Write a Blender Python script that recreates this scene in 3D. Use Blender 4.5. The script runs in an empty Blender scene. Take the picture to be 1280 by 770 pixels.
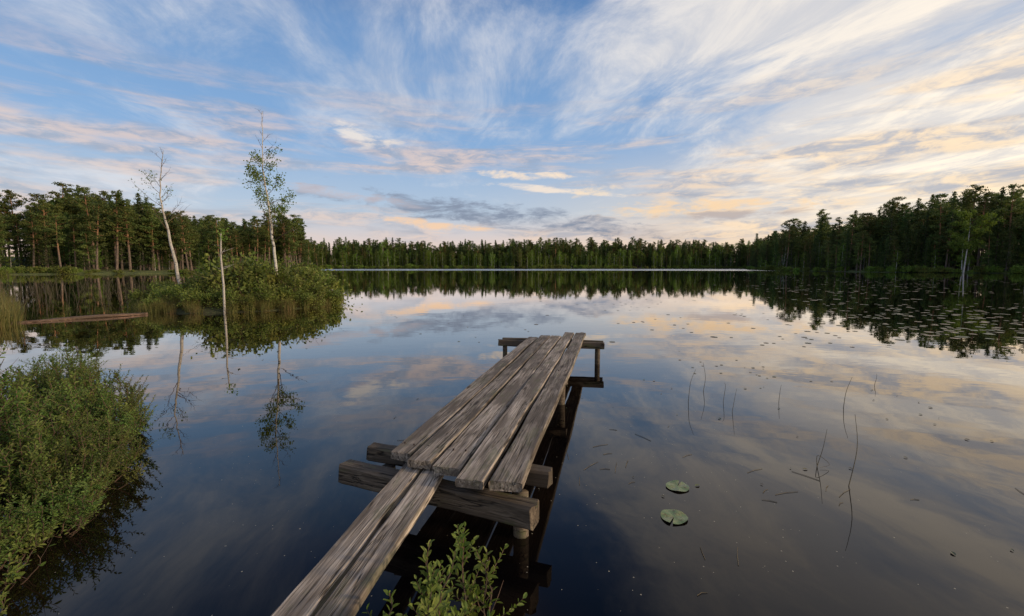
import bpy, math, random
import numpy as np
from mathutils import Vector, Matrix, Quaternion
scene = bpy.context.scene
scene.view_settings.view_transform = 'Standard'
scene.view_settings.look = 'None'
scene.view_settings.exposure = 0
SUN_AZ, SUN_EL = math.radians(104), math.radians(16)

# ------------------------------------------------------------------ node helpers
class N:
    def __init__(s, tree):
        s.t = tree; s.t.nodes.clear()
    def new(s, typ, **kw):
        n = s.t.nodes.new(typ)
        for k, v in kw.items(): setattr(n, k, v)
        return n
    def put(s, sock, v):
        if v is None: return
        if isinstance(v, bpy.types.NodeSocket): s.t.links.new(v, sock)
        else:
            if hasattr(sock.default_value, '__len__') and not hasattr(v, '__len__'):
                v = [v]*len(sock.default_value)
            if hasattr(v, '__len__') and len(v) == 3 and len(sock.default_value) == 4: v = (*v, 1)
            sock.default_value = v
    def m(s, op, a, b=None, c=None, clamp=False):
        n = s.new('ShaderNodeMath', operation=op, use_clamp=clamp)
        s.put(n.inputs[0], a); s.put(n.inputs[1], b); s.put(n.inputs[2], c)
        return n.outputs[0]
    def vm(s, op, a, b=None):
        n = s.new('ShaderNodeVectorMath', operation=op)
        s.put(n.inputs[0], a); s.put(n.inputs[1], b)
        return n.outputs[0]
    def ss(s, v, a, b, lo=0., hi=1.):
        n = s.new('ShaderNodeMapRange', interpolation_type='SMOOTHSTEP')
        s.put(n.inputs[0], v); n.inputs[1].default_value = a; n.inputs[2].default_value = b
        n.inputs[3].default_value = lo; n.inputs[4].default_value = hi
        return n.outputs[0]
    def mix(s, f, a, b, mode='MIX'):
        n = s.new('ShaderNodeMix', data_type='RGBA', blend_type=mode)
        s.put(n.inputs[0], f); s.put(n.inputs[6], a); s.put(n.inputs[7], b)
        return n.outputs[2]
    def noise(s, vec, scale=1, detail=4, rough=.5, dist=0):
        n = s.new('ShaderNodeTexNoise')
        s.put(n.inputs['Vector'], vec); n.inputs['Scale'].default_value = scale
        n.inputs['Detail'].default_value = detail; n.inputs['Roughness'].default_value = rough
        n.inputs['Distortion'].default_value = dist
        return n.outputs[0]
    def xyz(s, x, y, z):
        n = s.new('ShaderNodeCombineXYZ'); s.put(n.inputs[0], x); s.put(n.inputs[1], y); s.put(n.inputs[2], z)
        return n.outputs[0]
    def sep(s, v):
        n = s.new('ShaderNodeSeparateXYZ'); s.put(n.inputs[0], v); return n.outputs
    def ramp(s, f, stops):
        n = s.new('ShaderNodeValToRGB'); s.put(n.inputs[0], f)
        cr = n.color_ramp
        while len(cr.elements) < len(stops): cr.elements.new(.5)
        for e, (p, c) in zip(cr.elements, stops): e.position = p; e.color = (*c, 1)
        return n.outputs[0]

def newmat(name):
    m = bpy.data.materials.new(name); m.use_nodes = True
    n = N(m.node_tree)
    out = n.new('ShaderNodeOutputMaterial')
    return m, n, out

# ------------------------------------------------------------------ sky
w = bpy.data.worlds.new("World"); scene.world = w; w.use_nodes = True
w.name = "sky"
w.cycles.sampling_method = 'MANUAL'; w.cycles.sample_map_resolution = 256
n = N(w.node_tree)
out = n.new('ShaderNodeOutputWorld')
tc = n.new('ShaderNodeTexCoord').outputs['Generated']
x, y, z = n.sep(tc)
zz = n.m('MAXIMUM', z, 0.0)
az = n.m('ARCTAN2', x, y)
hyp = n.m('SQRT', n.m('ADD', n.m('MULTIPLY', x, x), n.m('MULTIPLY', y, y)))
e = n.m('DIVIDE', zz, n.m('MAXIMUM', hyp, .01))
zp = n.m('ADD', zz, .07)
px = n.m('DIVIDE', x, zp); py = n.m('DIVIDE', y, zp)
base = n.ramp(n.m('MULTIPLY', e, 1.0, clamp=True), [
    (0.0, (.88, .60, .44)), (.045, (.74, .60, .56)), (.11, (.46, .56, .69)),
    (.25, (.235, .41, .68)), (.48, (.14, .29, .56)), (.62, (.07, .165, .38)), (1.0, (.020, .052, .15))])
warm = n.ss(az, -.2, .9)
low = n.ss(e, .0, .34, 1., 0.)
base = n.mix(n.m('MULTIPLY', n.m('MULTIPLY', warm, low), .9), base, (1.06, .77, .46))
# cirrus streaks on the cloud plane
wob = n.noise(n.xyz(px, py, 0.), .45, 1, .5)
wob = n.m('MULTIPLY', n.m('SUBTRACT', wob, .5), 1.0)
sx = n.m('ADD', n.m('ADD', px, n.m('MULTIPLY', py, .13)), wob)
c1 = n.noise(n.xyz(n.m('MULTIPLY', sx, 1.0), n.m('MULTIPLY', py, .46), 3.1), 1.0, 5, .60, .25)
c2 = n.noise(n.xyz(n.m('MULTIPLY', sx, 3.0), n.m('MULTIPLY', py, 1.3), 9.3), 1.0, 7, .68, .5)
c3 = n.noise(n.xyz(n.m('MULTIPLY', px, .42), n.m('MULTIPLY', py, .30), 5.7), 1.0, 2, .5)
dens = n.m('ADD', n.m('MULTIPLY', c1, .62), n.m('MULTIPLY', c2, .36))
dens = n.m('ADD', dens, n.m('MULTIPLY', n.m('SUBTRACT', c3, .5), .45))
cover = n.m('ADD', n.ss(az, .12, .65, -.035, .23), n.ss(az, -.25, -.8, 0., .02))
dens = n.m('ADD', dens, cover)
cir = n.ss(dens, .465, .70)
cir = n.m('MULTIPLY', cir, n.ss(e, .03, .14, .25, 1.))
cir = n.m('MULTIPLY', cir, n.ss(e, .60, 1.0, 1., .40))
wc = n.mix(n.m('MULTIPLY', warm, n.ss(e, .1, .75, 1., .7)), (.68, .70, .76), (1.22, 1.05, .82))
col = n.mix(n.m('MULTIPLY', cir, .90), base, n.mix(n.ss(c2, .40, .64, .5, 0.), wc, (.44, .49, .60)))
# layered low cloud bands towards the horizon
be = n.m('ADD', e, n.m('MULTIPLY', n.m('SUBTRACT', c3, .5), .10))
b1 = n.noise(n.xyz(n.m('MULTIPLY', az, 2.3), n.m('MULTIPLY', be, 19.), 4.4), 1.0, 6, .6, .3)
bd = n.m('ADD', b1, n.m('ADD', n.ss(az, .15, .5, 0., .06), n.ss(az, -.3, -.6, 0., .08)))
band = n.m('MULTIPLY', n.ss(bd, .50, .68), n.m('MULTIPLY', n.ss(e, .01, .06), n.ss(e, .22, .42, 1., 0.)))
bcw = n.mix(warm, (.80, .60, .50), (1.12, .82, .48))
pn = n.noise(n.xyz(n.m('MULTIPLY', az, 13.), n.m('MULTIPLY', e, 46.), 2.), 1.0, 5, .65, .4)
bc = n.mix(n.ss(pn, .40, .62), bcw, (.36, .38, .46))
col = n.mix(n.m('MULTIPLY', band, .72), col, bc)
# individual clouds (bearing, tangent of elevation, half-width, half-height, slope)
def lens(a0, e0, hw, hh, slope, lo=-.5, hi=1.6, k=4.):
    da = n.m('SUBTRACT', az, a0)
    de = n.m('SUBTRACT', n.m('SUBTRACT', e, e0), n.m('MULTIPLY', da, slope))
    da = n.m('DIVIDE', da, hw); de = n.m('DIVIDE', de, hh)
    r = n.m('ADD', n.m('MULTIPLY', da, da), n.m('MULTIPLY', de, de))
    r = n.m('ADD', r, n.m('MULTIPLY', n.m('SUBTRACT', pn, .5), k*2))
    return n.ss(r, lo, hi, 1., 0.)
for a0, e0, hw, hh, sl, cc, op in [
    (-.02, .108, .34, .022, -.12, (.22, .26, .36), .95),
    (-.15, .086, .12, .008, -.10, (.95, .62, .38), .85),
    (-.33, .145, .12, .010, -.12, (.62, .55, .58), .6),
    (.40, .115, .16, .018, -.02, (1.0, .68, .38), .8),
    (.44, .100, .12, .010, .0, (.38, .36, .41), .75),
    (-.31, .264, .055, .014, -.25, (.85, .78, .72), .9),
    (-.28, .250, .05, .008, .2, (.80, .72, .66), .7),
    (.03, .196, .105, .008, -.03, (1.0, .80, .60), .9),
    (.09, .163, .12, .006, -.10, (.95, .80, .66), .85),
    (.17, .158, .05, .010, .08, (.92, .74, .55), .8)]:
    col = n.mix(n.m('MULTIPLY', lens(a0, e0, hw, hh, sl), op), col, cc)
bg1 = n.new('ShaderNodeBackground'); n.put(bg1.inputs[0], col); bg1.inputs[1].default_value = .97
sky = n.new('ShaderNodeTexSky', sky_type='NISHITA', sun_disc=False, sun_elevation=SUN_EL, sun_rotation=SUN_AZ)
bg2 = n.new('ShaderNodeBackground'); n.put(bg2.inputs[0], sky.outputs[0]); bg2.inputs[1].default_value = .010
ad = n.new('ShaderNodeAddShader'); n.put(ad.inputs[0], bg1.outputs[0]); n.put(ad.inputs[1], bg2.outputs[0])
n.put(out.inputs[0], ad.outputs[0])

# sun
sd = bpy.data.lights.new("sun", 'SUN'); sd.energy = 2.7; sd.angle = math.radians(5); sd.color = (1, .76, .50)
so = bpy.data.objects.new("sun", sd); scene.collection.objects.link(so)
S = Vector((math.sin(SUN_AZ)*math.cos(SUN_EL), math.cos(SUN_AZ)*math.cos(SUN_EL), math.sin(SUN_EL)))
so.rotation_euler = S.to_track_quat('Z', 'Y').to_euler(); so.location = S*200

# camera
cd = bpy.data.cameras.new("camera"); cam = bpy.data.objects.new("camera", cd); scene.collection.objects.link(cam)
cd.sensor_width = 36; cd.lens = 16; cd.clip_start = .05; cd.clip_end = 6000
cam.location = (0, 0, 1.7); cam.rotation_euler = (math.radians(90-5.22), 0, 0)
scene.camera = cam

# ------------------------------------------------------------------ materials
def leaf_mat(name, c1, c2, c3, trans=.35, objvar=.5, nscale=1.0):
    m, n, out = newmat(name)
    g = n.new('ShaderNodeNewGeometry'); oi = n.new('ShaderNodeObjectInfo')
    tc = n.new('ShaderNodeTexCoord').outputs['Object']
    col = n.mix(g.outputs['Random Per Island'], c1, c2)
    nz = n.noise(tc, nscale, 1)
    col = n.mix(n.ss(nz, .42, .68, 0, .8), col, c3)
    v = n.m('ADD', n.m('MULTIPLY', oi.outputs['Random'], objvar), 1-objvar*.5)
    hs = n.new('ShaderNodeHueSaturation')
    n.put(hs.inputs['Hue'], n.m('ADD', .5-.012*objvar*2, n.m('MULTIPLY', oi.outputs['Random'], .05*objvar)))
    n.put(hs.inputs['Value'], v); n.put(hs.inputs['Color'], col); col = hs.outputs[0]
    d = n.new('ShaderNodeBsdfPrincipled'); n.put(d.inputs['Base Color'], col); d.inputs['Roughness'].default_value = .55
    d.inputs['Specular IOR Level'].default_value = .25
    t = n.new('ShaderNodeBsdfTranslucent'); n.put(t.inputs[0], n.mix(1., col, (1.3, 1.3, .7), 'MULTIPLY'))
    mx = n.new('ShaderNodeMixShader'); mx.inputs[0].default_value = trans
    n.put(mx.inputs[1], d.outputs[0]); n.put(mx.inputs[2], t.outputs[0]); n.put(out.inputs[0], mx.outputs[0])
    return m
M_pine = leaf_mat("pine_needles", (.060, .096, .028), (.135, .175, .050), (.18, .20, .055), .3, .8, .5)
M_spruce = leaf_mat("spruce_needles", (.038, .072, .024), (.09, .14, .040), (.13, .17, .048), .3, .8, .5)
M_birch = leaf_mat("birch_leaves", (.12, .20, .036), (.21, .30, .055), (.19, .26, .05), .45, .6, .4)
M_shrub = leaf_mat("shrub_leaves", (.085, .130, .026), (.19, .24, .055), (.24, .25, .06), .35, .6, 1.6)
M_near = leaf_mat("bog_myrtle_leaves", (.055, .105, .024), (.15, .215, .05), (.20, .215, .06), .33, .5, 3.2)
M_sprig = leaf_mat("fresh_myrtle_leaves", (.10, .16, .035), (.20, .26, .06), (.24, .27, .07), .35, .3, 4.)
M_grass = leaf_mat("sedge_blades", (.11, .13, .035), (.24, .21, .08), (.28, .19, .09), .3, .5, 2.)

def bark_mat(name, lo, hi, zr=(4, 9), birch=False):
    m, n, out = newmat(name)
    tc = n.new('ShaderNodeTexCoord').outputs['Object']
    z = n.sep(tc)[2]
    col = n.mix(n.ss(z, *zr), lo, hi)
    if birch:
        s = n.noise(n.vm('MULTIPLY', tc, (5, 5, 28)), 1., 4, .6)
        col = n.mix(n.ss(s, .56, .64), col, (.05, .045, .04))
        s2 = n.noise(n.vm('MULTIPLY', tc, (2, 2, 1.2)), 1., 3)
        col = n.mix(n.ss(s2, .5, .7, 0, .6), col, (.25, .22, .17))
    else:
        s = n.noise(n.vm('MULTIPLY', tc, (14, 14, 3)), 1., 2, .6)
        col = n.mix(n.ss(s, .4, .65, 0, .75), col, (.04, .033, .028))
    d = n.new('ShaderNodeBsdfPrincipled'); n.put(d.inputs['Base Color'], col); d.inputs['Roughness'].default_value = .9
    n.put(out.inputs[0], d.outputs[0])
    return m
M_pbark = bark_mat("pine_bark", (.19, .14, .11), (.40, .20, .10))
M_sbark = bark_mat("spruce_bark", (.12, .095, .08), (.12, .095, .08))
M_bbark = bark_mat("birch_bark", (.52, .50, .46), (.60, .57, .52), birch=True)
M_dbark = bark_mat("dead_birch_bark", (.46, .43, .39), (.40, .37, .33), birch=True)
M_twig = bark_mat("twig_bark", (.13, .08, .055), (.14, .085, .055))
M_reed = bark_mat("dry_reed", (.13, .105, .06), (.13, .105, .06))

# weathered wood
def wood_mat(name, dark, light, green=.25):
    m, n, out = newmat(name)
    tc = n.new('ShaderNodeTexCoord').outputs['Object']
    oi = n.new('ShaderNodeObjectInfo').outputs['Random']
    off = n.m('MULTIPLY', oi, 37.)
    p = n.vm('ADD', tc, n.xyz(off, off, off))
    warp = n.noise(n.vm('MULTIPLY', p, (1.1, 7, 7)), 1., 2)
    X, Y, Z = n.sep(p)
    Y2 = n.m('ADD', Y, n.m('MULTIPLY', warp, .035))
    q = n.xyz(X, Y2, Z)
    g1 = n.noise(n.vm('MULTIPLY', q, (1.4, 55, 40)), 1., 6, .65)
    g2 = n.noise(n.vm('MULTIPLY', q, (5., 190, 120)), 1., 3, .6)
    crack = n.noise(n.vm('MULTIPLY', q, (.9, 34, 20)), 1., 3, .5)
    stain = n.noise(n.vm('MULTIPLY', p, (1.6, 6, 6)), 1., 5, .6)
    f = n.m('ADD', n.m('MULTIPLY', g1, .6), n.m('MULTIPLY', g2, .4))
    col = n.ramp(f, [(.36, dark), (.50, tuple((a+b)/2.1 for a, b in zip(dark, light))), (.62, light)])
    col = n.mix(n.ss(stain, .38, .60, .78, 0.), col, (.09, .070, .052))
    col = n.mix(n.ss(n.noise(n.vm('MULTIPLY', p, (3, 9, 9)), 1., 5, .7), .52, .66, 0, green), col, (.12, .13, .06))
    ck = n.m('MULTIPLY', n.ss(n.m('ABSOLUTE', n.m('SUBTRACT', crack, .5)), .0, .022, 1., 0.), n.ss(stain, .36, .50))
    col = n.mix(n.m('MULTIPLY', ck, .92), col, (.013, .010, .008))
    # knots
    vo = n.new('ShaderNodeTexVoronoi'); n.put(vo.inputs['Vector'], n.vm('MULTIPLY', p, (1.5, 6.5, 1.0))); vo.inputs['Scale'].default_value = 1.
    kn = n.ss(vo.outputs['Distance'], .05, .16, 1., 0.)
    col = n.mix(n.m('MULTIPLY', kn, .85), col, (.05, .035, .025))
    tone = n.m('ADD', .72, n.m('MULTIPLY', oi, .48))
    col = n.mix(1., col, n.xyz(tone, tone, tone), 'MULTIPLY')
    d = n.new('ShaderNodeBsdfPrincipled'); n.put(d.inputs['Base Color'], col); d.inputs['Roughness'].default_value = .78
    d.inputs['Specular IOR Level'].default_value = .3
    b = n.new('ShaderNodeBump'); b.inputs['Strength'].default_value = 1.; b.inputs['Distance'].default_value = .008
    n.put(b.inputs['Height'], n.m('SUBTRACT', f, n.m('MULTIPLY', ck, 1.2))); n.put(d.inputs['Normal'], b.outputs[0])
    n.put(out.inputs[0], d.outputs[0])
    return m
M_plank = wood_mat("weathered_plank_wood", (.105, .083, .063), (.58, .50, .42), .45)
M_beam = wood_mat("weathered_beam_wood", (.05, .038, .028), (.24, .19, .14), .7)
M_log = wood_mat("reddish_driftwood", (.12, .07, .05), (.38, .25, .18), .1)

m, n, out = newmat("rusty_nail"); d = n.new('ShaderNodeBsdfPrincipled')
n.put(d.inputs['Base Color'], (.04, .025, .02)); d.inputs['Roughness'].default_value = .7; n.put(out.inputs[0], d.outputs[0]); M_nail = m

# lily pad
m, n, out = newmat("lily_pad_leaf"); tc = n.new('ShaderNodeTexCoord').outputs['Object']
d = n.new('ShaderNodeBsdfPrincipled')
nz = n.noise(tc, 25., 4); X, Y, Z = n.sep(tc)
ang = n.m('ARCTAN2', Y, X); vein = n.m('ABSOLUTE', n.m('SINE', n.m('MULTIPLY', ang, 8.)))
c = n.mix(n.ss(nz, .4, .65), (.13, .20, .06), (.24, .26, .10))
c = n.mix(n.ss(vein, 0., .25, .45, 0.), c, (.30, .36, .16))
c = n.mix(n.ss(n.noise(tc, 60., 3), .58, .68), c, (.14, .09, .04))
n.put(d.inputs['Base Color'], c); d.inputs['Roughness'].default_value = .35; n.put(out.inputs[0], d.outputs[0]); M_pad = m
m, n, out = newmat("distant_lily_pad_leaf"); d = n.new('ShaderNodeBsdfPrincipled')
g = n.new('ShaderNodeNewGeometry')
n.put(d.inputs['Base Color'], n.mix(g.outputs['Random Per Island'], (.10, .14, .06), (.30, .22, .13))); d.inputs['Roughness'].default_value = .4
n.put(out.inputs[0], d.outputs[0]); M_pad2 = m

# ground
m, n, out = newmat("mossy_ground"); tc = n.new('ShaderNodeTexCoord').outputs['Object']
d = n.new('ShaderNodeBsdfPrincipled')
a = n.noise(tc, .35, 3, .6); b_ = n.noise(tc, 6., 3, .65)
c = n.mix(n.ss(a, .4, .6), (.07, .11, .026), (.16, .19, .05))
c = n.mix(n.ss(b_, .45, .65, 0, .7), c, (.05, .038, .022))
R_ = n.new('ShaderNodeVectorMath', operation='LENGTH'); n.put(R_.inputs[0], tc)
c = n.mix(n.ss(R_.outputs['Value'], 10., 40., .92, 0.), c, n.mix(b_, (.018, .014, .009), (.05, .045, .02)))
n.put(d.inputs['Base Color'], c); d.inputs['Roughness'].default_value = .95
b = n.new('ShaderNodeBump'); b.inputs['Distance'].default_value = .08; n.put(b.inputs['Height'], b_); n.put(d.inputs['Normal'], b.outputs[0])
n.put(out.inputs[0], d.outputs[0]); M_ground = m

# water
m, n, out = newmat("lake_water"); tc = n.new('ShaderNodeTexCoord').outputs['Object']
X, Y, Z = n.sep(tc)
far = n.ss(n.m('ADD', Y, n.m('MULTIPLY', n.noise(n.vm('MULTIPLY', tc, (.006, .03, 1)), 1., 2), 90.)), 200, 250)
rip = n.noise(n.vm('MULTIPLY', tc, (1.0, 1.6, 1)), 1.3, 2, .5)
bump = n.new('ShaderNodeBump'); bump.inputs['Strength'].default_value = .22; bump.inputs['Distance'].default_value = .006
n.put(bump.inputs['Height'], rip)
fr = n.new('ShaderNodeFresnel'); fr.inputs[0].default_value = 1.34; n.put(fr.inputs['Normal'], bump.outputs[0])
fac = n.m('MULTIPLY', n.m('SUBTRACT', fr.outputs[0], .010), 1.55, clamp=True)
gl = n.new('ShaderNodeBsdfGlossy'); n.put(gl.inputs['Color'], (.98, .95, .92)); n.put(gl.inputs['Roughness'], n.m('ADD', .006, n.m('MULTIPLY', far, .24)))
n.put(gl.inputs['Normal'], bump.outputs[0])
df = n.new('ShaderNodeBsdfDiffuse')
patch = n.noise(tc, .9, 3)
wcol = n.mix(n.ss(patch, .35, .7), (.0016, .0016, .0024), (.010, .0062, .0035))
vo = n.new('ShaderNodeTexVoronoi'); n.put(vo.inputs['Vector'], tc); vo.inputs['Scale'].default_value = 22.
sepc = n.new('ShaderNodeSeparateColor'); n.put(sepc.inputs[0], vo.outputs['Color'])
sp = n.m('MULTIPLY', n.m('LESS_THAN', vo.outputs['Distance'], n.m('MULTIPLY', sepc.outputs[1], .11)), n.m('GREATER_THAN', sepc.outputs[0], n.ss(patch, .35, .62, .90, .2)))
n.put(df.inputs[0], n.mix(n.m('MULTIPLY', sp, .9), wcol, (.40, .37, .29)))
mx = n.new('ShaderNodeMixShader'); n.put(mx.inputs[0], n.m('MULTIPLY', fac, n.m('SUBTRACT', 1., n.m('MULTIPLY', sp, .6))))
n.put(mx.inputs[1], df.outputs[0]); n.put(mx.inputs[2], gl.outputs[0]); n.put(out.inputs[0], mx.outputs[0]); M_water = m

# ------------------------------------------------------------------ mesh helpers
class MB:
    def __init__(s): s.v = []; s.f = []; s.mi = []; s.mats = []
    def mat(s, m):
        if m not in s.mats: s.mats.append(m)
        return s.mats.index(m)
    def tube(s, pts, rad, k, m):
        mi = s.mat(m); base = len(s.v); pts = [Vector(p) for p in pts]
        for i, p in enumerate(pts):
            t = (pts[min(i+1, len(pts)-1)]-pts[max(i-1, 0)])
            t = t.normalized() if t.length > 1e-9 else Vector((0, 0, 1))
            ref = Vector((1, 0, 0)) if abs(t.x) < .8 else Vector((0, 1, 0))
            a = t.cross(ref).normalized(); b = t.cross(a)
            for j in range(k):
                th = 2*math.pi*j/k
                s.v.append(tuple(p+(a*math.cos(th)+b*math.sin(th))*rad[i]))
        for i in range(len(pts)-1):
            for j in range(k):
                q = base+i*k
                s.f.append((q+j, q+(j+1) % k, q+k+(j+1) % k, q+k+j)); s.mi.append(mi)
        s.f.append(tuple(base+(len(pts)-1)*k+j for j in range(k))); s.mi.append(mi)
        s.f.append(tuple(base+j for j in reversed(range(k)))); s.mi.append(mi)
    def quad(s, c, size, m, rng, flat=0., asp=1.5):
        mi = s.mat(m); b = len(s.v)
        nrm = Vector((rng.gauss(0, 1), rng.gauss(0, 1), rng.gauss(0, 1)+flat)).normalized()
        ref = Vector((rng.gauss(0, 1), rng.gauss(0, 1), rng.gauss(0, 1)))
        u = nrm.cross(ref).normalized(); v = nrm.cross(u)
        c = Vector(c)
        for p in (c-u*size*asp*.5, c-v*size*.5, c+u*size*asp*.5, c+v*size*.5): s.v.append(tuple(p))
        s.f.append((b, b+1, b+2, b+3)); s.mi.append(mi)
    def leaf(s, p, d, up, L, W, m):
        mi = s.mat(m); b = len(s.v); p = Vector(p)
        side = d.cross(up).normalized(); nn = side.cross(d).normalized()
        q = [p, p+d*L*.35+side*W*.5+nn*W*.18, p+d*L*.75+side*W*.42+nn*W*.1, p+d*L-nn*L*.08,
             p+d*L*.75-side*W*.42+nn*W*.1, p+d*L*.35-side*W*.5+nn*W*.18]
        s.v += [tuple(a) for a in q]
        s.f += [(b, b+1, b+2, b+3), (b, b+3, b+4, b+5)]; s.mi += [mi, mi]
    def mesh(s, name, smooth=False):
        me = bpy.data.meshes.new(name); me.from_pydata(s.v, [], s.f)
        for m in s.mats: me.materials.append(m)
        me.polygons.foreach_set('material_index', s.mi)
        if smooth: me.polygons.foreach_set('use_smooth', [True]*len(s.f))
        me.update(); return me
def obj(name, me, parent=None, loc=(0, 0, 0), rot=(0, 0, 0), sc=1.):
    o = bpy.data.objects.new(name, me); scene.collection.objects.link(o)
    o.location = loc; o.rotation_euler = rot
    o.scale = (sc,)*3 if not hasattr(sc, '__len__') else sc
    if parent: o.parent = parent
    return o

# ------------------------------------------------------------------ terrain
LAKE = np.array([(-2.6, 1.2), (.2, 1.5), (2.5, .9), (8, -1), (20, -3), (45, -4), (90, 6), (135, 36), (150, 75), (124, 107), (108, 128), (104, 150), (103, 170),
    (112, 200), (123, 240), (160, 290), (160, 328), (90, 338), (0, 333), (-60, 338), (-130, 326), (-155, 270), (-110, 215), (-76, 182), (-74, 168), (-79, 140), (-80, 116), (-92, 100), (-104, 92), (-128, 84), (-135, 60),
    (-62, 40), (-32, 24), (-21, 15.5), (-16.5, 11.8), (-10.5, 7.6), (-7, 5.8), (-4.9, 4.6), (-4.0, 3.7), (-3.35, 2.9), (-3.0, 2.1)], float)
ISLE = np.array([(-13.7, 16.8), (-11.5, 16.2), (-9.2, 17.2), (-8.0, 19.2), (-8.6, 23), (-12, 26.5), (-19, 25), (-17, 20.5)], float)
def sdf(P, poly):
    d = np.full(len(P), 1e9); inside = np.zeros(len(P), bool)
    for i in range(len(poly)):
        a = poly[i]; b = poly[(i+1) % len(poly)]; ab = b-a
        t = np.clip(((P-a)@ab)/(ab@ab), 0, 1)
        d = np.minimum(d, np.linalg.norm(P-a-t[:, None]*ab, axis=1))
        c = ((a[1] > P[:, 1]) != (b[1] > P[:, 1]))
        with np.errstate(divide='ignore', invalid='ignore'):
            xi = (b[0]-a[0])*(P[:, 1]-a[1])/(b[1]-a[1] if b[1] != a[1] else 1e-9)+a[0]
        inside ^= c & (P[:, 0] < xi)
    return np.where(inside, -d, d)
def height(P):
    P = np.asarray(P, float)
    land = np.maximum(sdf(P, LAKE), -sdf(P, ISLE))
    R = np.linalg.norm(P, axis=1)
    nz = (np.sin(P[:, 0]*.9+1.3*np.sin(P[:, 1]*.7))+np.sin(P[:, 1]*1.3+P[:, 0]*.5))*.05
    big = (np.sin(P[:, 0]*.031)+np.sin(P[:, 1]*.027+1.))*.8
    up = .22*np.tanh(np.maximum(land, 0)/.9)+nz*np.clip(land, 0, 1)
    up = up+np.clip(land-2, 0, 60)*.075*np.clip((R-30)/60, 0, 1)+np.clip(land/40, 0, 1)*big
    dn = -np.clip(-land*.5, .0, 1.5)-.02
    return np.where(land > 0, up, dn)
G = 340; k = math.asinh(2500/4.)/(G/2)
ax = 4*np.sinh(k*(np.arange(G+1)-G/2))
gx, gy = np.meshgrid(ax, ax+6)
P = np.stack([gx.ravel(), gy.ravel()], 1); H = height(P)
V = np.column_stack([P, H])
idx = np.arange((G+1)**2).reshape(G+1, G+1)
F = np.stack([idx[:-1, :-1].ravel(), idx[:-1, 1:].ravel(), idx[1:, 1:].ravel(), idx[1:, :-1].ravel()], 1)
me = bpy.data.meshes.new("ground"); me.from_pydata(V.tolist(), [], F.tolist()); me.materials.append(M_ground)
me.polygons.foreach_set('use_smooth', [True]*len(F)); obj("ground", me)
me = bpy.data.meshes.new("lake_water"); me.from_pydata([(-700, -60, 0), (700, -60, 0), (700, 700, 0), (-700, 700, 0)], [], [(0, 1, 2, 3)])
me.materials.append(M_water); obj("lake_water", me)

# ------------------------------------------------------------------ tree prototypes
def pine(seed, h=16., cbr=(.34, .50), leaf=1., wide=1.):
    r = random.Random(seed); mb = MB()
    bx, by = r.uniform(-.7, .7), r.uniform(-.7, .7)
    def tp(t): return Vector((bx*math.sin(t*2.2), by*math.sin(t*1.7), h*t-.3))
    mb.tube([tp(i/9) for i in range(10)], [.21*(1-i/9)**.8+.02 for i in range(10)], 6, M_pbark)
    cb = r.uniform(*cbr); nb = r.randint(28, 42)
    for i in range(nb):
        t = cb+(1-cb)*(i/nb)**.9*.98+r.uniform(-.01, .01); p = tp(t)
        q = min(1., max(0., (t-cb)/(1-cb)))
        L = wide*(2.5*math.sin(min(1, (q+.22)*1.25)*math.pi*.5)*(1-q**2.2)+.35)*r.uniform(.4, 1.3)
        th = r.uniform(0, 6.28); rise = r.uniform(-.1, .35)+.5*q
        d = Vector((math.cos(th), math.sin(th), rise)); e_ = p+d*L
        mid = p+d*L*.5+Vector((0, 0, -.08*L))
        mb.tube([p, mid, e_], [.05*(1-q)+.02, .025, .01], 3, M_pbark)
        nc = max(2, int(L*1.9))
        for c in range(nc):
            f = .35+.7*(c+.5)/nc
            cc = p+d*L*f+Vector((r.gauss(0, .22), r.gauss(0, .22), r.gauss(.08, .1)))
            R = r.uniform(.30, .58)
            for _ in range(34):
                o = Vector((r.gauss(0, R*.6), r.gauss(0, R*.6), r.gauss(0, R*.33)))
                mb.quad(cc+o, r.uniform(.12, .22)*leaf, M_pine, r, .8, 2.)
    for i in range(9):
        t = r.uniform(.12, cb); p = tp(t); th = r.uniform(0, 6.28); L = r.uniform(.4, 1.5)
        mb.tube([p, p+Vector((math.cos(th)*L, math.sin(th)*L, r.uniform(-.3, .1)))], [.03, .008], 3, M_sbark)
    return mb.mesh("pine_tree_mesh")
def spruce(seed, h=16.):
    r = random.Random(seed); mb = MB()
    mb.tube([(0, 0, -.3+h*i/6) for i in range(7)], [.2*(1-i/6)+.01 for i in range(7)], 6, M_sbark)
    nb = 84; cb = r.uniform(.04, .14); Rm = r.uniform(1.8, 2.6)
    for i in range(nb):
        t = cb+(1-cb)*i/nb; q = i/nb
        L = (Rm*(1-q)**.85+.10)*r.uniform(.55, 1.15); th = i*2.4+r.uniform(-.4, .4)
        p = Vector((0, 0, h*t-.3)); d = Vector((math.cos(th), math.sin(th), -.25+.55*q))
        mb.tube([p, p+d*L], [.025, .006], 3, M_sbark)
        for _ in range(int(14+L*26)):
            f = r.uniform(.15, 1.05)
            c = p+d*L*f+Vector((r.gauss(0, .14+.06*L), r.gauss(0, .14+.06*L), r.gauss(-.06, .10)))
            mb.quad(c, r.uniform(.11, .22), M_spruce, r, .5, 2.)
    return mb.mesh("spruce_tree_mesh")
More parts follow.
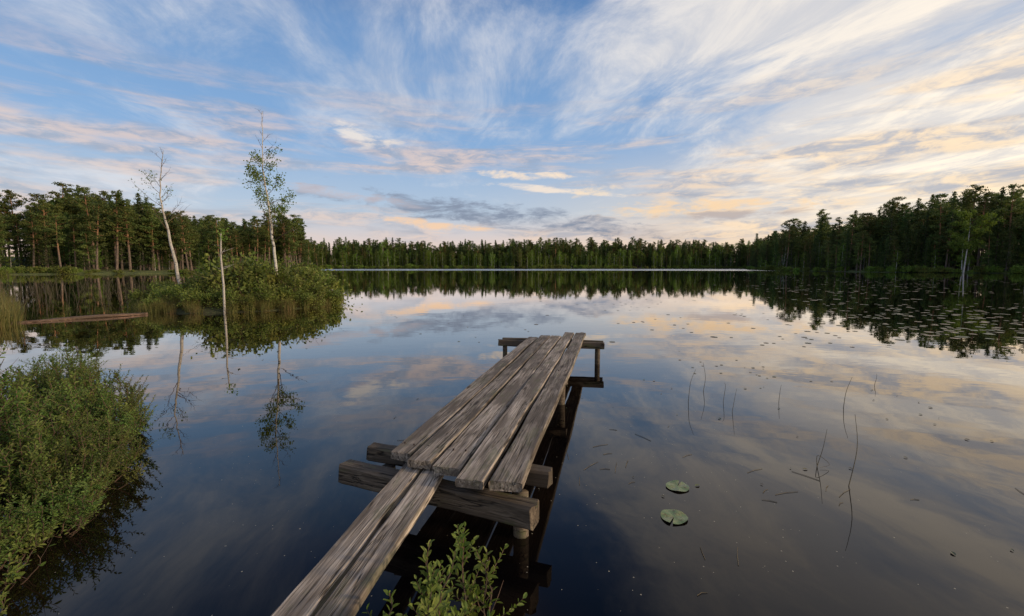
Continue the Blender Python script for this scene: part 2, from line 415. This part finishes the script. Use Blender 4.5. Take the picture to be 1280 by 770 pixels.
def decid(seed, h=12., mleaf=None, spread=1., leaf=.16, cb=.25):
    r = random.Random(seed); mb = MB(); mleaf = mleaf or M_birch
    bx, by = r.uniform(-.4, .4), r.uniform(-.4, .4)
    def tp(t): return Vector((bx*math.sin(t*2.5), by*math.sin(t*2), h*t-.2))
    mb.tube([tp(i/8) for i in range(9)], [.13*(1-i/8)+.015 for i in range(9)], 6, M_bbark)
    nb = 38
    for i in range(nb):
        q = i/nb; t = cb+(1-cb)*q; p = tp(t)
        L = spread*(2.4*math.sin((q*.8+.2)*math.pi)**.7+.3)*r.uniform(.5, 1.15)
        th = r.uniform(0, 6.28); d = Vector((math.cos(th), math.sin(th), r.uniform(.3, .9)))
        mb.tube([p, p+d*L*.5, p+d*L*.95+Vector((0, 0, -.15*L))], [.04*(1-q)+.012, .02, .006], 3, M_twig)
        for c in range(max(2, int(L*2.2))):
            f = r.uniform(.3, 1.05); cc = p+d*L*f+Vector((r.gauss(0, .25), r.gauss(0, .25), r.gauss(-.1, .2))); R = r.uniform(.28, .5)
            for _ in range(28):
                mb.quad(cc+Vector((r.gauss(0, R*.6), r.gauss(0, R*.6), r.gauss(0, R*.55))), r.uniform(.6, 1.2)*leaf, mleaf, r, .3, 1.3)
    return mb.mesh("birch_tree_mesh")
def dead(seed, h=13.):
    r = random.Random(seed); mb = MB(); bx = r.uniform(-.5, .5)
    mb.tube([(bx*math.sin(i/7*2), 0, h*i/7-.3) for i in range(8)], [.13*(1-i/7)+.012 for i in range(8)], 5, M_dbark)
    for _ in range(26):
        t = r.uniform(.3, 1.); th = r.uniform(0, 6.28); L = r.uniform(.3, 1.3)*(1.2-t); p = Vector((bx*math.sin(t*2), 0, h*t-.3))
        mb.tube([p, p+Vector((math.cos(th)*L, math.sin(th)*L, r.uniform(-.1, .5)*L))], [.03, .008], 3, M_dbark)
    return mb.mesh("dead_tree_mesh")
pines = [pine(i, h) for i, h in enumerate((16., 17.5, 14.5, 16.5, 15., 18.))]; lowpines = [pine(10+i, 14., (.12, .22), 1.1, 1.1) for i in range(3)]
spruces = [spruce(20+i, 14.5+i) for i in range(4)]; decs = [decid(40+i, 12.+i, cb=.12) for i in range(4)]; deads = [dead(55), dead(56, 10.)]

def bush(seed, R=1., Hh=1.1, n_=1700, leaf=.075, mat_=None):
    r = random.Random(seed); mb = MB(); mat_ = mat_ or M_shrub
    lobes = [(r.uniform(-.7, .7)*R, r.uniform(-.7, .7)*R, r.uniform(.25, .8)*Hh, r.uniform(.18, .42)*R) for _ in range(16)]
    for lx, ly, lz, lr in lobes:
        mb.tube([(lx*.3, ly*.3, -.1), (lx*.75, ly*.75, lz*.6), (lx, ly, lz+lr*.6)], [.018, .011, .004], 3, M_twig)
        for _ in range(5):
            mb.tube([(lx, ly, lz*.6), (lx+r.gauss(0, lr), ly+r.gauss(0, lr), lz+r.uniform(.3, 1.4)*lr)], [.007, .002], 3, M_twig)
        for _ in range(n_//16):
            mb.quad((lx+r.gauss(0, lr*.55), ly+r.gauss(0, lr*.55), max(0, lz+r.gauss(0, lr*.55))), r.uniform(.6, 1.3)*leaf, mat_, r, .2, 1.6)
    for _ in range(n_//5):
        mb.quad((r.gauss(0, R*.5), r.gauss(0, R*.5), r.uniform(0, .4)*Hh), leaf, mat_, r, .3, 1.6)
    return mb.mesh("shrub_mesh")
bushes = [bush(60+i, n_=2300, leaf=.07, mat_=M_shrub) for i in range(4)]
fbushes = [bush(70+i, n_=900, leaf=.13, mat_=(M_birch if i < 2 else M_shrub)) for i in range(4)]
def tuft(seed, n_=110, Hh=.5, R=.22):
    r = random.Random(seed); mb = MB(); mi = mb.mat(M_grass)
    for _ in range(n_):
        a = r.uniform(0, 6.28); q = R*math.sqrt(r.random()); bx, by = q*math.cos(a), q*math.sin(a)
        a2 = a+r.uniform(-1, 1); h = Hh*r.uniform(.5, 1.15); le = h*r.uniform(.1, .7); wv = .004+.003*r.random()
        sx_, sy_ = -math.sin(a2)*wv, math.cos(a2)*wv; b = len(mb.v)
        mb.v += [(bx-sx_, by-sy_, -.05), (bx+sx_, by+sy_, -.05)]
        for t in (.55, .85):
            X_, Y_, Z_ = bx+math.cos(a2)*le*t*t, by+math.sin(a2)*le*t*t, h*t*(1-.15*t)
            mb.v += [(X_-sx_*(1.1-t), Y_-sy_*(1.1-t), Z_), (X_+sx_*(1.1-t), Y_+sy_*(1.1-t), Z_)]
        mb.v.append((bx+math.cos(a2)*le, by+math.sin(a2)*le, h*.84))
        mb.f += [(b, b+1, b+3, b+2), (b+2, b+3, b+5, b+4), (b+4, b+5, b+6)]; mb.mi += [mi]*3
    return mb.mesh("sedge_mesh")
tufts = [tuft(80+i) for i in range(4)]

# ------------------------------------------------------------------ forests
rng = random.Random(5)
def shore_pts(path, count, o0, o1, side=1, power=1.):
    path = [Vector(p) for p in path]; L = [(path[i+1]-path[i]).length for i in range(len(path)-1)]; T = sum(L); res = []
    for _ in range(count):
        s = rng.random()*T; i = 0
        while s > L[i]: s -= L[i]; i += 1
        d = (path[i+1]-path[i]).normalized(); nn = Vector((-d.y, d.x))*side
        p = path[i]+d*s+nn*(o0+(o1-o0)*rng.random()**power)
        res.append((p.x, p.y))
    return res
def scatter(parent_name, part, pts, protos, s0, s1, minland=.5, tilt=.03, dz=0., vary=1.):
    par = bpy.data.objects.get(parent_name) or obj(parent_name, None)
    A = np.array(pts); hh = height(A); ld = np.maximum(sdf(A, LAKE), -sdf(A, ISLE))
    for (px_, py_), h_, l_ in zip(pts, hh, ld):
        if l_ < minland: continue
        s = s0+(s1-s0)*rng.random()*(1-.28*vary+.28*vary*math.sin(px_*.09+py_*.07)*math.sin(px_*.031+1.))
        obj(part, rng.choice(protos), par, (px_, py_, h_+dz), (rng.uniform(-tilt, tilt), rng.uniform(-tilt, tilt), rng.uniform(0, 6.28)), (s*rng.uniform(.9, 1.2), s*rng.uniform(.9, 1.2), s))
LP = [(-150, 60), (-128, 84), (-104, 92), (-92, 100), (-80, 116), (-79, 140), (-74, 168), (-76, 182), (-110, 215), (-155, 270), (-138, 335)]
FP = [(-175, 300), (-130, 326), (-60, 338), (0, 333), (90, 338), (160, 328), (200, 300)]
RP = [(158, 336), (165, 295), (123, 240), (112, 200), (103, 170), (104, 150), (108, 128), (124, 107), (150, 75), (140, 36)]
RPn = [(104, 150), (108, 128), (124, 107), (150, 75)]
scatter("pine_forest", "pine_tree", shore_pts(LP, 200, 4, 14), pines*3+lowpines+spruces[:1]+deads[:1], .7, 1.25, 3, .05)
scatter("pine_forest", "pine_tree", shore_pts(LP, 700, 12, 60), pines*3+lowpines*2+spruces*2, .75, 1.36, 3)
scatter("pine_forest", "young_tree", shore_pts(LP, 380, 7, 40), lowpines+spruces+decs, .3, .7, 3)
scatter("spruce_forest", "spruce_tree", shore_pts(RP, 220, 2.5, 12), pines+lowpines+spruces*2+decs[:2]+deads[:1], .5, 1.28, 1.5, .05)
scatter("spruce_forest", "spruce_tree", shore_pts(RP, 680, 10, 60), pines*2+lowpines+spruces*2, .75, 1.42, 3)
scatter("spruce_forest", "spruce_tree", shore_pts(RPn, 70, 6, 40), pines*2+spruces*2, 1.1, 1.5, 3)
scatter("spruce_forest", "young_tree", shore_pts(RP, 420, 2, 30), lowpines+spruces+decs*2, .3, .7, 1)
scatter("distant_treeline", "tree", shore_pts(FP, 520, 2, 14), decs*4+lowpines+spruces, .45, 1.05, 1.5, .03, 0., .3)
scatter("distant_treeline", "tree", shore_pts(FP, 1500, 10, 50), pines+lowpines+spruces*2+decs, .7, 1.38, 3, .03, 0., .35)
corner = [(rng.uniform(-180, -136), rng.uniform(285, 375)) for _ in range(120)]+[(rng.uniform(152, 215), rng.uniform(285, 375)) for _ in range(200)]
scatter("distant_treeline", "tree", corner, pines+lowpines*2+spruces*2+decs, .7, 1.3, 1.5, .03, 0., .3)
wedge = []
for vx in (-60, 90, -130, 0):
    wedge += [(vx+rng.uniform(-11, 13), rng.uniform(339, 388)) for _ in range(75)]
scatter("distant_treeline", "tree", wedge, pines+lowpines*2+spruces*2+decs*2, .6, 1.3, 1.5, .03, 0., .3)
scatter("shore_bushes", "bush", shore_pts(LP, 230, -.5, 5), fbushes, .5, 1.5, .0)
scatter("shore_bushes", "bush", shore_pts(RP, 250, -.5, 4), fbushes, .6, 2., .0)
scatter("shore_bushes", "bush", shore_pts(FP, 420, -.5, 5), fbushes, 1., 2.8, .0)
# a pale birch over the right-hand shore
obj("birch_tree", decid(91, 13.5, spread=1.6, cb=.36, leaf=.24), None, (115.2, 116.5, .1), (0, -.03, 1.), 1.15)
# ------------------------------------------------------------------ islet vegetation
def ring_pts(poly, count, inset0, inset1):
    c = poly.mean(axis=0); res = []
    for _ in range(count):
        i = rng.randrange(len(poly)); t = rng.random(); p = poly[i]*(1-t)+poly[(i+1) % len(poly)]*t
        f = rng.uniform(inset0, inset1); p = p*(1-f)+c*f; res.append((p[0], p[1]))
    return res
par = obj("islet_shrub_thicket", None)
for i, (bx, by, s) in enumerate([(-9.3, 18.6, .75), (-8.8, 19.6, .8), (-9.6, 19.4, 1.), (-10.4, 18.4, .95), (-10.9, 19.6, 1.5), (-10.2, 20.6, 1.55), (-11.5, 18.6, 1.1), (-12, 20, 1.6), (-9.2, 21.5, 1.25),
    (-11.3, 21.8, 1.75), (-12.4, 17.8, .7), (-13.3, 17.9, .65), (-13.2, 19.3, .8), (-14.3, 18.9, .7), (-15.2, 20, .7), (-14.4, 21.3, .85), (-16.2, 21.3, .75), (-17, 22.6, .8), (-10, 23.3, 1.25), (-12.8, 23.3, 1.35), (-15, 23.8, .95), (-8.5, 18.9, .6),
    (-10.9, 17.4, .65), (-11.9, 17.1, .55), (-9.7, 17.9, .6), (-13.5, 17.2, .45), (-8.2, 20.4, .65), (-15.9, 19.6, .6), (-10.2, 17.2, .5)]):
    z0 = float(height([(bx, by)])[0])
    obj("shrub", bushes[i % 4], par, (bx, by, z0-.05), (0, 0, i*1.7), s)
par = obj("islet_sedge", None)
for i, (tx, ty) in enumerate(ring_pts(ISLE, 230, -.02, .3)):
    z0 = max(float(height([(tx, ty)])[0]), -.1)
    obj("sedge_tuft", tufts[i % 4], par, (tx, ty, z0), (0, 0, i*2.1), rng.uniform(.6, 1.15))

# individual trees on the islet
def grow(mb, r, p, d, L, rad, lvl, leaves, upb=.12, bark=M_twig, kids=4):
    pts = [p.copy()]; rr = [rad]; seg = 5; dd = d.normalized()
    for i in range(seg):
        dd = (dd+Vector((r.gauss(0, .13), r.gauss(0, .13), r.gauss(upb, .1)))).normalized()
        pts.append(pts[-1]+dd*L/seg); rr.append(rad*(1-(i+1)/seg*.8))
        if lvl > 0 and i >= 1:
            for _ in range(kids//2 if i < 3 else kids-kids//2):
                if r.random() < .75:
                    sd_ = (dd+Vector((r.gauss(0, .7), r.gauss(0, .7), r.gauss(0, .4)))).normalized()
                    grow(mb, r, pts[-1], sd_, L*r.uniform(.3, .55), rad*.45, lvl-1, leaves, upb, bark, kids)
        if lvl <= 1 and i >= 2: leaves.append(pts[-1].copy())
    mb.tube(pts, rr, 4 if lvl > 0 else 3, bark)
def islet_birch(seed, trunk, r0, nb, t0, Lb, leafn, leafs, bark, name, loc, tleaf=(0, 1)):
    r = random.Random(seed); mb = MB(); T = [Vector(t) for t in trunk]
    def tp(t):
        f = t*(len(T)-1); i = min(int(f), len(T)-2); return T[i].lerp(T[i+1], f-i)
    K = 24; mb.tube([tp(i/K)+Vector((r.gauss(0, .012), r.gauss(0, .012), 0)) for i in range(K+1)], [r0*(1-i/K*.88) for i in range(K+1)], 8, bark)
    for i in range(nb):
        t = t0+(1-t0)*(i+.5)/nb; p = tp(t); th = r.uniform(0, 6.28)
        d = Vector((math.cos(th), math.sin(th), r.uniform(.5, 1.3))); L = Lb*(1.25-t)*r.uniform(.6, 1.3); lv = []
        grow(mb, r, p, d, L, .016*(1.3-t)+.004, 1, lv, .05)
        if tleaf[0] <= t <= tleaf[1]:
            for c in lv:
                if r.random() < .8:
                    for _ in range(leafn):
                        mb.quad(c+Vector((r.gauss(0, .09), r.gauss(0, .09), r.gauss(-.03, .09))), r.uniform(.6, 1.2)*leafs, M_birch, r, .2, 1.3)
    obj(name, mb.mesh(name+"_mesh"), None, loc)
islet_birch(7, [(0, 0, -.2), (-.06, 0, 2), (-.22, 0, 4.0), (-.40, 0, 5.6), (-.30, .0, 8.0)], .075, 24, .30, 1.4, 9, .062, M_bbark, "birch_tree", (-10.3, 20.0, .25), (.35, .80))
islet_birch(8, [(0, 0, -.2), (-.28, 0, 1.6), (-.55, 0, 3.2), (-.75, 0, 4.4), (-.50, .0, 6.2)], .075, 15, .45, 1.25, 3, .045, M_dbark, "dead_birch_tree", (-13.7, 19.0, .2), (.6, .8))
mb = MB(); r = random.Random(3)
mb.tube([(0, 0, -.3), (.02, 0, 1.0), (-.02, 0, 2.0), (.03, 0, 2.9)], [.042, .036, .030, .02], 7, M_dbark)
for _ in range(7):
    zb = r.uniform(1.2, 2.7); th = r.uniform(0, 6.28); L = r.uniform(.15, .5)
    mb.tube([(0, 0, zb), (math.cos(th)*L, math.sin(th)*L, zb+r.uniform(0, .3))], [.012, .003], 3, M_dbark)
for _ in range(60): mb.quad((r.gauss(.1, .1), r.gauss(0, .1), r.uniform(2.6, 3.1)), .05, M_birch, r)
obj("birch_snag", mb.mesh("birch_snag_mesh"), None, (-10.6, 16.7, .0))

# reeds in the left bay and along the left bank
def reed_bed(name, pts, h0, h1, wdt=.006, lean=.15):
    r = random.Random(len(pts)); mb = MB()
    for px_, py_ in pts:
        h = r.uniform(h0, h1); lx, ly = r.gauss(0, lean)*h, r.gauss(0, lean)*h
        mb.tube([(px_, py_, -.1), (px_+lx*.35, py_+ly*.35, h*.55), (px_+lx, py_+ly, h)], [wdt, wdt*.8, wdt*.3], 3, M_reed)
    obj(name, mb.mesh(name+"_mesh"))
reed_bed("reed_bed", [(-r_*rng.uniform(.78, 1.2), r_) for r_ in [rng.uniform(19, 42) for _ in range(230)]], .4, 1.5, .010, .2)
par = obj("bank_sedge", None)
for i in range(260):
    yy = rng.uniform(12.3, 25); xx = -1.16*yy-rng.uniform(-.9, 3.)
    obj("sedge_tuft", tufts[i % 4], par, (xx, yy, 0), (0, 0, i), rng.uniform(.9, 1.6))

# ------------------------------------------------------------------ floating log
def board(name, L, W, T, seed, mat_, parent=None, rough=.006, twist=.0, seg=30, bev=.008):
    r = random.Random(seed); mb = MB(); mi = mb.mat(mat_); w2, t2 = W/2, T/2
    prof = [(-w2+bev, t2), (-w2*.33, t2), (w2*.33, t2), (w2-bev, t2), (w2, t2-bev), (w2, -t2+bev), (w2-bev, -t2), (-w2+bev, -t2), (-w2, -t2+bev), (-w2, t2-bev)]
    K = len(prof); ph = [r.uniform(0, 6.28) for _ in range(6)]
    for i in range(seg+1):
        t = i/seg; x_ = L*t
        eL = rough*(math.sin(t*9+ph[0])+.6*math.sin(t*23+ph[1])); eR = rough*(math.sin(t*8+ph[2])+.6*math.sin(t*27+ph[3]))
        wz = rough*.9*math.sin(t*5+ph[4]); tw = twist*(t-.5)
        for j, (a, b) in enumerate(prof):
            yy = a+(eL if a < 0 else eR)*min(1, abs(a)/w2); zz_ = b+wz+a*tw+r.gauss(0, rough*.10)
            xe = x_+((r.gauss(0, .006)+a*.06*math.sin(ph[5])) if i in (0, seg) else 0)
            mb.v.append((xe, yy, zz_))
    for i in range(seg):
        for j in range(K):
            q = i*K; mb.f.append((q+j, q+(j+1) % K, q+K+(j+1) % K, q+K+j)); mb.mi.append(mi)
    mb.f.append(tuple(range(K))); mb.f.append(tuple(reversed(range(seg*K, seg*K+K)))); mb.mi += [mi, mi]
    me = mb.mesh(name+"_mesh")
    return obj(name, me, parent)
def orient(o, p0, p1):
    p0, p1 = Vector(p0), Vector(p1); d = (p1-p0).normalized()
    o.location = p0; yv = Vector((0, 0, 1)).cross(d).normalized(); zv = d.cross(yv)
    o.rotation_euler = Matrix((d, yv, zv)).transposed().to_euler()
o = board("floating_log", 3.3, .20, .10, 5, M_log, None, .03, seg=16, bev=.035); orient(o, (-15.0, 13.5, .02), (-13.1, 15.9, .02))

# ------------------------------------------------------------------ jetty
J = obj("wooden_jetty", None)
D = Vector((.220, .9755, 0)); Pp = Vector((.9755, -.220, 0))
def W_(s, t, z_): return D*s+Pp*t+Vector((0, 0, z_))
Z_TOP = .45
specs = [(-1.48, -1.312, 2.74, 7.95), (-1.292, -1.128, 2.63, 8.10), (-1.108, -.92, 2.60, 8.16), (-.90, -.718, 2.44, 8.60), (-.694, -.50, 2.46, 8.62)]
rr = random.Random(12)
for i, (a, b, s0, s1) in enumerate(specs):
    o = board(f"deck_plank_{i+1}", s1-s0, (b-a), .055, 100+i, M_plank, J, .006, rr.uniform(-.03, .03), 40)
    tc_ = (a+b)/2
    orient(o, W_(s0, tc_+rr.uniform(-.004, .004), Z_TOP-.028+rr.uniform(-.004, .004)), W_(s1, tc_+rr.uniform(-.01, .01), Z_TOP-.028+rr.uniform(-.005, .008)))
def beam(name, p0, p1, W, T, seed, ext=0, m=M_beam):
    L = (Vector(p1)-Vector(p0)).length
    o = board(name, L, W, T, seed, m, J, .007, 0, 14, .014); orient(o, p0, p1); return o
beam("cross_beam_far_a", W_(7.86, -2.02, .335), W_(7.88, -.16, .335), .075, .115, 1)
beam("cross_beam_far_b", W_(8.10, -2.0, .335), W_(8.12, -.18, .335), .075, .115, 2)
beam("cross_beam_near_upper", W_(2.96, -1.74, .335), W_(2.82, -.38, .335), .11, .11, 3)
beam("cross_beam_near_lower", W_(2.74, -1.82, .265), W_(2.50, -.42, .265), .12, .14, 4)
beam("cross_beam_middle", W_(5.4, -1.44, .335), W_(5.42, -.54, .335), .10, .11, 6)
def post(name, s, t, r0, top, seed):
    mb = MB(); r = random.Random(seed); p = W_(s, t, 0)
    mb.tube([(0, 0, -1.3+(top+1.3)*i/8) for i in range(9)], [r0*r.uniform(.94, 1.06) for _ in range(9)], 10, M_beam)
    o = obj(name, mb.mesh(name+"_mesh", True), J, p)
for i, (s, t, tp_) in enumerate([(7.98, -1.93, .36), (7.98, -.27, .36), (2.86, -1.55, .28), (2.70, -.55, .28), (5.52, -1.4, .3), (5.52, -.62, .3)]):
    post(f"post_{i+1}", s, t, .045 if i < 2 else .05, tp_, i)
# approach walkway, two planks resting on the lower near beam
o = board("walkway_plank_1", 3.6, .140, .045, 31, M_plank, J, .005, .02, 40); orient(o, (-1.152, -.60, .365), (-.652, 2.97, .365))
o = board("walkway_plank_2", 3.6, .140, .045, 34, M_plank, J, .005, -.02, 40); orient(o, (-.993, -.62, .362), (-.498, 2.92, .368))
nb_ = MB()
for (a, b, s0, s1) in specs:
    for s in (2.88, 5.41, 7.9):
        for f in (.27, .73):
            p = W_(s+rr.uniform(-.02, .02), a+(b-a)*f, Z_TOP)
            nb_.tube([p-Vector((0, 0, .01)), p+Vector((0, 0, .0045))], [.006, .006], 8, M_nail)
obj("nails", nb_.mesh("nails_mesh"), J)

# ------------------------------------------------------------------ lily pads, reeds, twigs
def pad_mesh(R, seed):
    r = random.Random(seed); mb = MB(); mi = mb.mat(M_pad); K = 30; a0 = .10
    mb.v.append((0, 0, .004))
    for ring in (.5, 1.):
        for i in range(K+1):
            a = a0+(2*math.pi-2*a0)*i/K; q = R*ring*(1+.03*math.sin(a*3+seed))
            mb.v.append((q*math.cos(a)*1.08, q*math.sin(a), .004+.006*ring*math.sin(a*2+seed)**2))
    for i in range(K):
        mb.f.append((0, 1+i, 2+i)); mb.f.append((1+i, K+2+i, K+3+i, 2+i)); mb.mi += [mi, mi]
    return mb.mesh("lily_pad_mesh", True)
obj("lily_pad", pad_mesh(.085, 1), None, (1.28, 3.38, .003), (0, 0, 1.0))
obj("lily_pad", pad_mesh(.088, 2), None, (1.10, 2.95, .003), (0, 0, 4.2))
mb = MB(); mi = mb.mat(M_pad2); r = random.Random(77)
def pads(cnt, y0, y1, a0, a1, r0=.05, r1=.11):
    cl = [(r.uniform(y0, y1), r.uniform(a0, a1)) for _ in range(max(3, cnt//9))]
    for _ in range(cnt):
        c = r.choice(cl); Y_ = c[0]+r.gauss(0, .08)*c[0]; X_ = c[1]*c[0]+r.gauss(0, .08)*c[0]; R = r.uniform(r0, r1); b = len(mb.v); K = 9; t0 = r.uniform(0, 6)
        for i in range(K): mb.v.append((X_+R*math.cos(t0+i*6./K), Y_+R*math.sin(t0+i*6./K), .006))
        mb.f.append(tuple(range(b, b+K))); mb.mi.append(mi)
pads(280, 10.5, 20, .8, 1.18, .06, .12); pads(360, 22, 70, .5, 1.1, .07, .18); pads(100, 10, 24, .1, .7, .03, .07); pads(14, 10, 18, -.3, 0., .02, .04); pads(25, 4, 8, .2, 1., .012, .03)
obj("lily_pad_patch", mb.mesh("lily_pads_mesh"))

def stalk(pts, r0=.004):
    mb = MB(); P_ = [Vector(p) for p in pts]; K = 14; Q = []
    for i in range(K+1):
        f = i/K*(len(P_)-1); j = min(int(f), len(P_)-2); u = f-j
        pm = P_[max(j-1, 0)]; p0 = P_[j]; p1 = P_[j+1]; p2 = P_[min(j+2, len(P_)-1)]
        Q.append(.5*((2*p0)+(p1-pm)*u+(2*pm-5*p0+4*p1-p2)*u*u+(3*p0-pm-3*p1+p2)*u**3))
    mb.tube(Q, [r0*(1-.7*i/K) for i in range(K+1)], 5, M_reed); obj("reed_stalk", mb.mesh("reed_stalk_mesh"))
stalk([(2.55, 3.38, -.3), (2.62, 3.40, .0), (2.68, 3.42, .3), (2.66, 3.44, .56)], .0045)
stalk([(2.55, 3.72, -.2), (2.60, 3.74, 0), (2.64, 3.74, .16), (2.665, 3.74, .33)], .004)
stalk([(2.60, 3.74, .0), (2.60, 3.74, .10), (2.69, 3.72, .03), (2.60, 3.70, .012)], .003)
stalk([(3.98, 5.35, -.2), (4.0, 5.36, 0), (4.02, 5.36, .2), (4.08, 5.36, .38)], .005)
stalk([(2.20, 5.60, -.2), (2.22, 5.6, 0), (2.24, 5.6, .25), (2.30, 5.6, .42)], .005)
stalk([(2.6, 6.1, -.2), (2.62, 6.1, 0), (2.64, 6.1, .2), (2.60, 6.1, .40)], .005)
stalk([(2.65, 5.6, -.2), (2.66, 5.6, 0), (2.68, 5.6, .2), (2.66, 5.6, .25)], .004)
stalk([(2.55, 5.2, -.2), (2.58, 5.2, 0), (2.60, 5.2, .15), (2.62, 5.2, .28)], .004)
stalk([(3.35, 5.6, -.2), (3.36, 5.6, 0), (3.37, 5.6, .15), (3.38, 5.6, .22)], .004)
stalk([(5.2, 6.4, -.2), (5.2, 6.4, 0), (5.22, 6.4, .1), (5.22, 6.4, .17)], .004)
# floating twigs
mb = MB(); r = random.Random(8)
for cx, cy, nn_, sp_ in [(.68, 3.6, 9, .22), (2.2, 3.3, 8, .2), (1.5, 4.2, 4, .3), (1.1, 2.3, 3, .2), (3.6, 3.2, 4, .4), (-1.8, 4.5, 5, .5)]:
    for _ in range(nn_):
        x0, y0 = cx+r.gauss(0, sp_), cy+r.gauss(0, sp_); a = r.uniform(0, 3.14); L = r.uniform(.05, .22)
        mb.tube([(x0, y0, .003), (x0+math.cos(a)*L*.5, y0+math.sin(a)*L*.5+.01, .004), (x0+math.cos(a)*L, y0+math.sin(a)*L, .003)], [.002, .002, .0015], 4, M_reed)
obj("floating_twigs", mb.mesh("floating_twigs_mesh"))
mb = MB(); mi = mb.mat(M_pad2)
for _ in range(45):
    x0, y0 = r.uniform(.3, 5.5), r.uniform(2.1, 6.5); a = r.uniform(0, 6.28); L = r.uniform(.015, .05); d = Vector((math.cos(a), math.sin(a), .02))
    mb.leaf((x0, y0, .006), d, Vector((0, 0, 1)), L, L*.5, M_pad2)
obj("floating_leaves", mb.mesh("floating_leaves_mesh"))

# ------------------------------------------------------------------ near shrubs
def myrtle(seed, stems=34, Hh=.9, spread=.6, leafL=.052, gap=.0138, twigs=9, low=2, wr=.44, mat_=None):
    mat_ = mat_ or M_near
    r = random.Random(seed); mb = MB()
    for s in range(stems):
        a = r.uniform(0, 6.28); q = spread*math.sqrt(r.random()); h = Hh*r.uniform(.45, 1.15)*(1-.35*(q/spread)**2)
        p = Vector((math.cos(a)*q*.35, math.sin(a)*q*.35, -.05)); tgt = Vector((math.cos(a)*q, math.sin(a)*q, h))
        pts = [p]; K = 8
        for i in range(1, K+1):
            t = i/K; c = p.lerp(tgt, t); c += Vector((math.cos(a), math.sin(a), 0))*(.08*math.sin(t*3.14))+Vector((r.gauss(0, .010), r.gauss(0, .010), 0)); pts.append(c)
        mb.tube(pts, [.006*(1-.75*i/K)+.001 for i in range(K+1)], 5, M_twig)
        bare = r.random() < .10
        runs = [(pts[low+1:], 1.)]
        for _ in range(twigs):
            i = r.randint(low, 7); b = pts[i]; th = r.uniform(0, 6.28)
            d = Vector((math.cos(th)*.9, math.sin(th)*.9, r.uniform(.25, 1.0))).normalized(); L = r.uniform(.08, .26)*Hh/.9
            tw = [b, b+d*L*.35, b+d*L*.7+Vector((0, 0, .015)), b+d*L+Vector((0, 0, .04))]
            mb.tube(tw, [.0028, .0023, .0018, .001], 3, M_twig); runs.append((tw, .85))
        for run, sc in runs:
            Lr = sum((run[i+1]-run[i]).length for i in range(len(run)-1)); cnt = int(Lr/gap*(.12 if bare else 1)); g = r.uniform(0, 6.28)
            for c in range(cnt):
                f = (c+.5)/cnt*(len(run)-1); i = min(int(f), len(run)-2); pos = run[i].lerp(run[i+1], f-i); ax_ = (run[i+1]-run[i]).normalized()
                g += 2.4; ref = Vector((1, 0, 0)) if abs(ax_.x) < .8 else Vector((0, 1, 0)); u = ax_.cross(ref).normalized(); v = ax_.cross(u)
                rad = u*math.cos(g)+v*math.sin(g); k_ = .35+.75*(c/cnt)
                d = (rad*r.uniform(.7, 1.2)+ax_*k_+Vector((0, 0, r.uniform(-.1, .25)))).normalized()
                LL = leafL*r.uniform(.55, 1.15)*sc*(1.05-.3*(c/cnt)); mb.leaf(pos, d, ax_, LL, LL*wr, mat_)
    return mb.mesh("bog_myrtle_mesh")
myr = [myrtle(200+i) for i in range(5)]
r = random.Random(4)
for i, (bx, by, s) in enumerate([(-3.0, 2.75, .54), (-3.25, 3.25, .66), (-3.75, 3.9, .75), (-3.0, 2.3, .55), (-3.95, 3.3, .88), (-4.4, 4.1, .9), (-3.6, 2.5, .75), (-4.5, 4.9, .68), (-5.1, 4.9, .8),
        (-2.8, 1.9, .5), (-3.3, 1.7, .6), (-5.6, 5.4, .75), (-4.6, 3.0, 1.0), (-4.05, 4.5, .5), (-6.2, 6.2, .65), (-5.4, 4.0, 1.0), (-4.0, 1.8, .85), (-3.4, 3.6, .5), (-3.5, 2.9, .72), (-2.6, 1.55, .45), (-3.15, 3.0, .42), (-3.3, 2.2, .6)]):
    z0 = float(height([(bx, by)])[0])
    obj("bog_myrtle_shrub", myr[i % 5], None, (bx, by, max(z0, -.04)), (r.uniform(-.15, .15), r.uniform(-.05, .2), i*1.3), (s*1.12, s*1.12, s))
obj("bog_myrtle_shrub", myrtle(300, 17, .62, .30, .055, .013, 6, 3, mat_=M_sprig), None, (-.20, 1.66, .0), (-.12, .05, .4), 1.)
for i, (bx, by, s) in enumerate([(-2.75, 2.25, .42), (-2.55, 1.95, .36)]):
    obj("bog_myrtle_shrub", myrtle(310+i, 9, .8, .35, .075, .022, 3, 3, .45, M_sprig), None, (bx, by, 0), (0, .25, i), s*1.3)
par = obj("near_bank_sedge", None)
for i in range(70):
    yy = r.uniform(1.2, 5.6); xx = -3.0-(yy-1.5)*.55-r.uniform(-.1, 1.2)
    z0 = float(height([(xx, yy)])[0])
    if z0 > -.05: obj("sedge_tuft", tufts[i % 4], par, (xx, yy, z0-.03), (0, 0, i), r.uniform(.35, .7))
print("objects", len(bpy.data.objects))
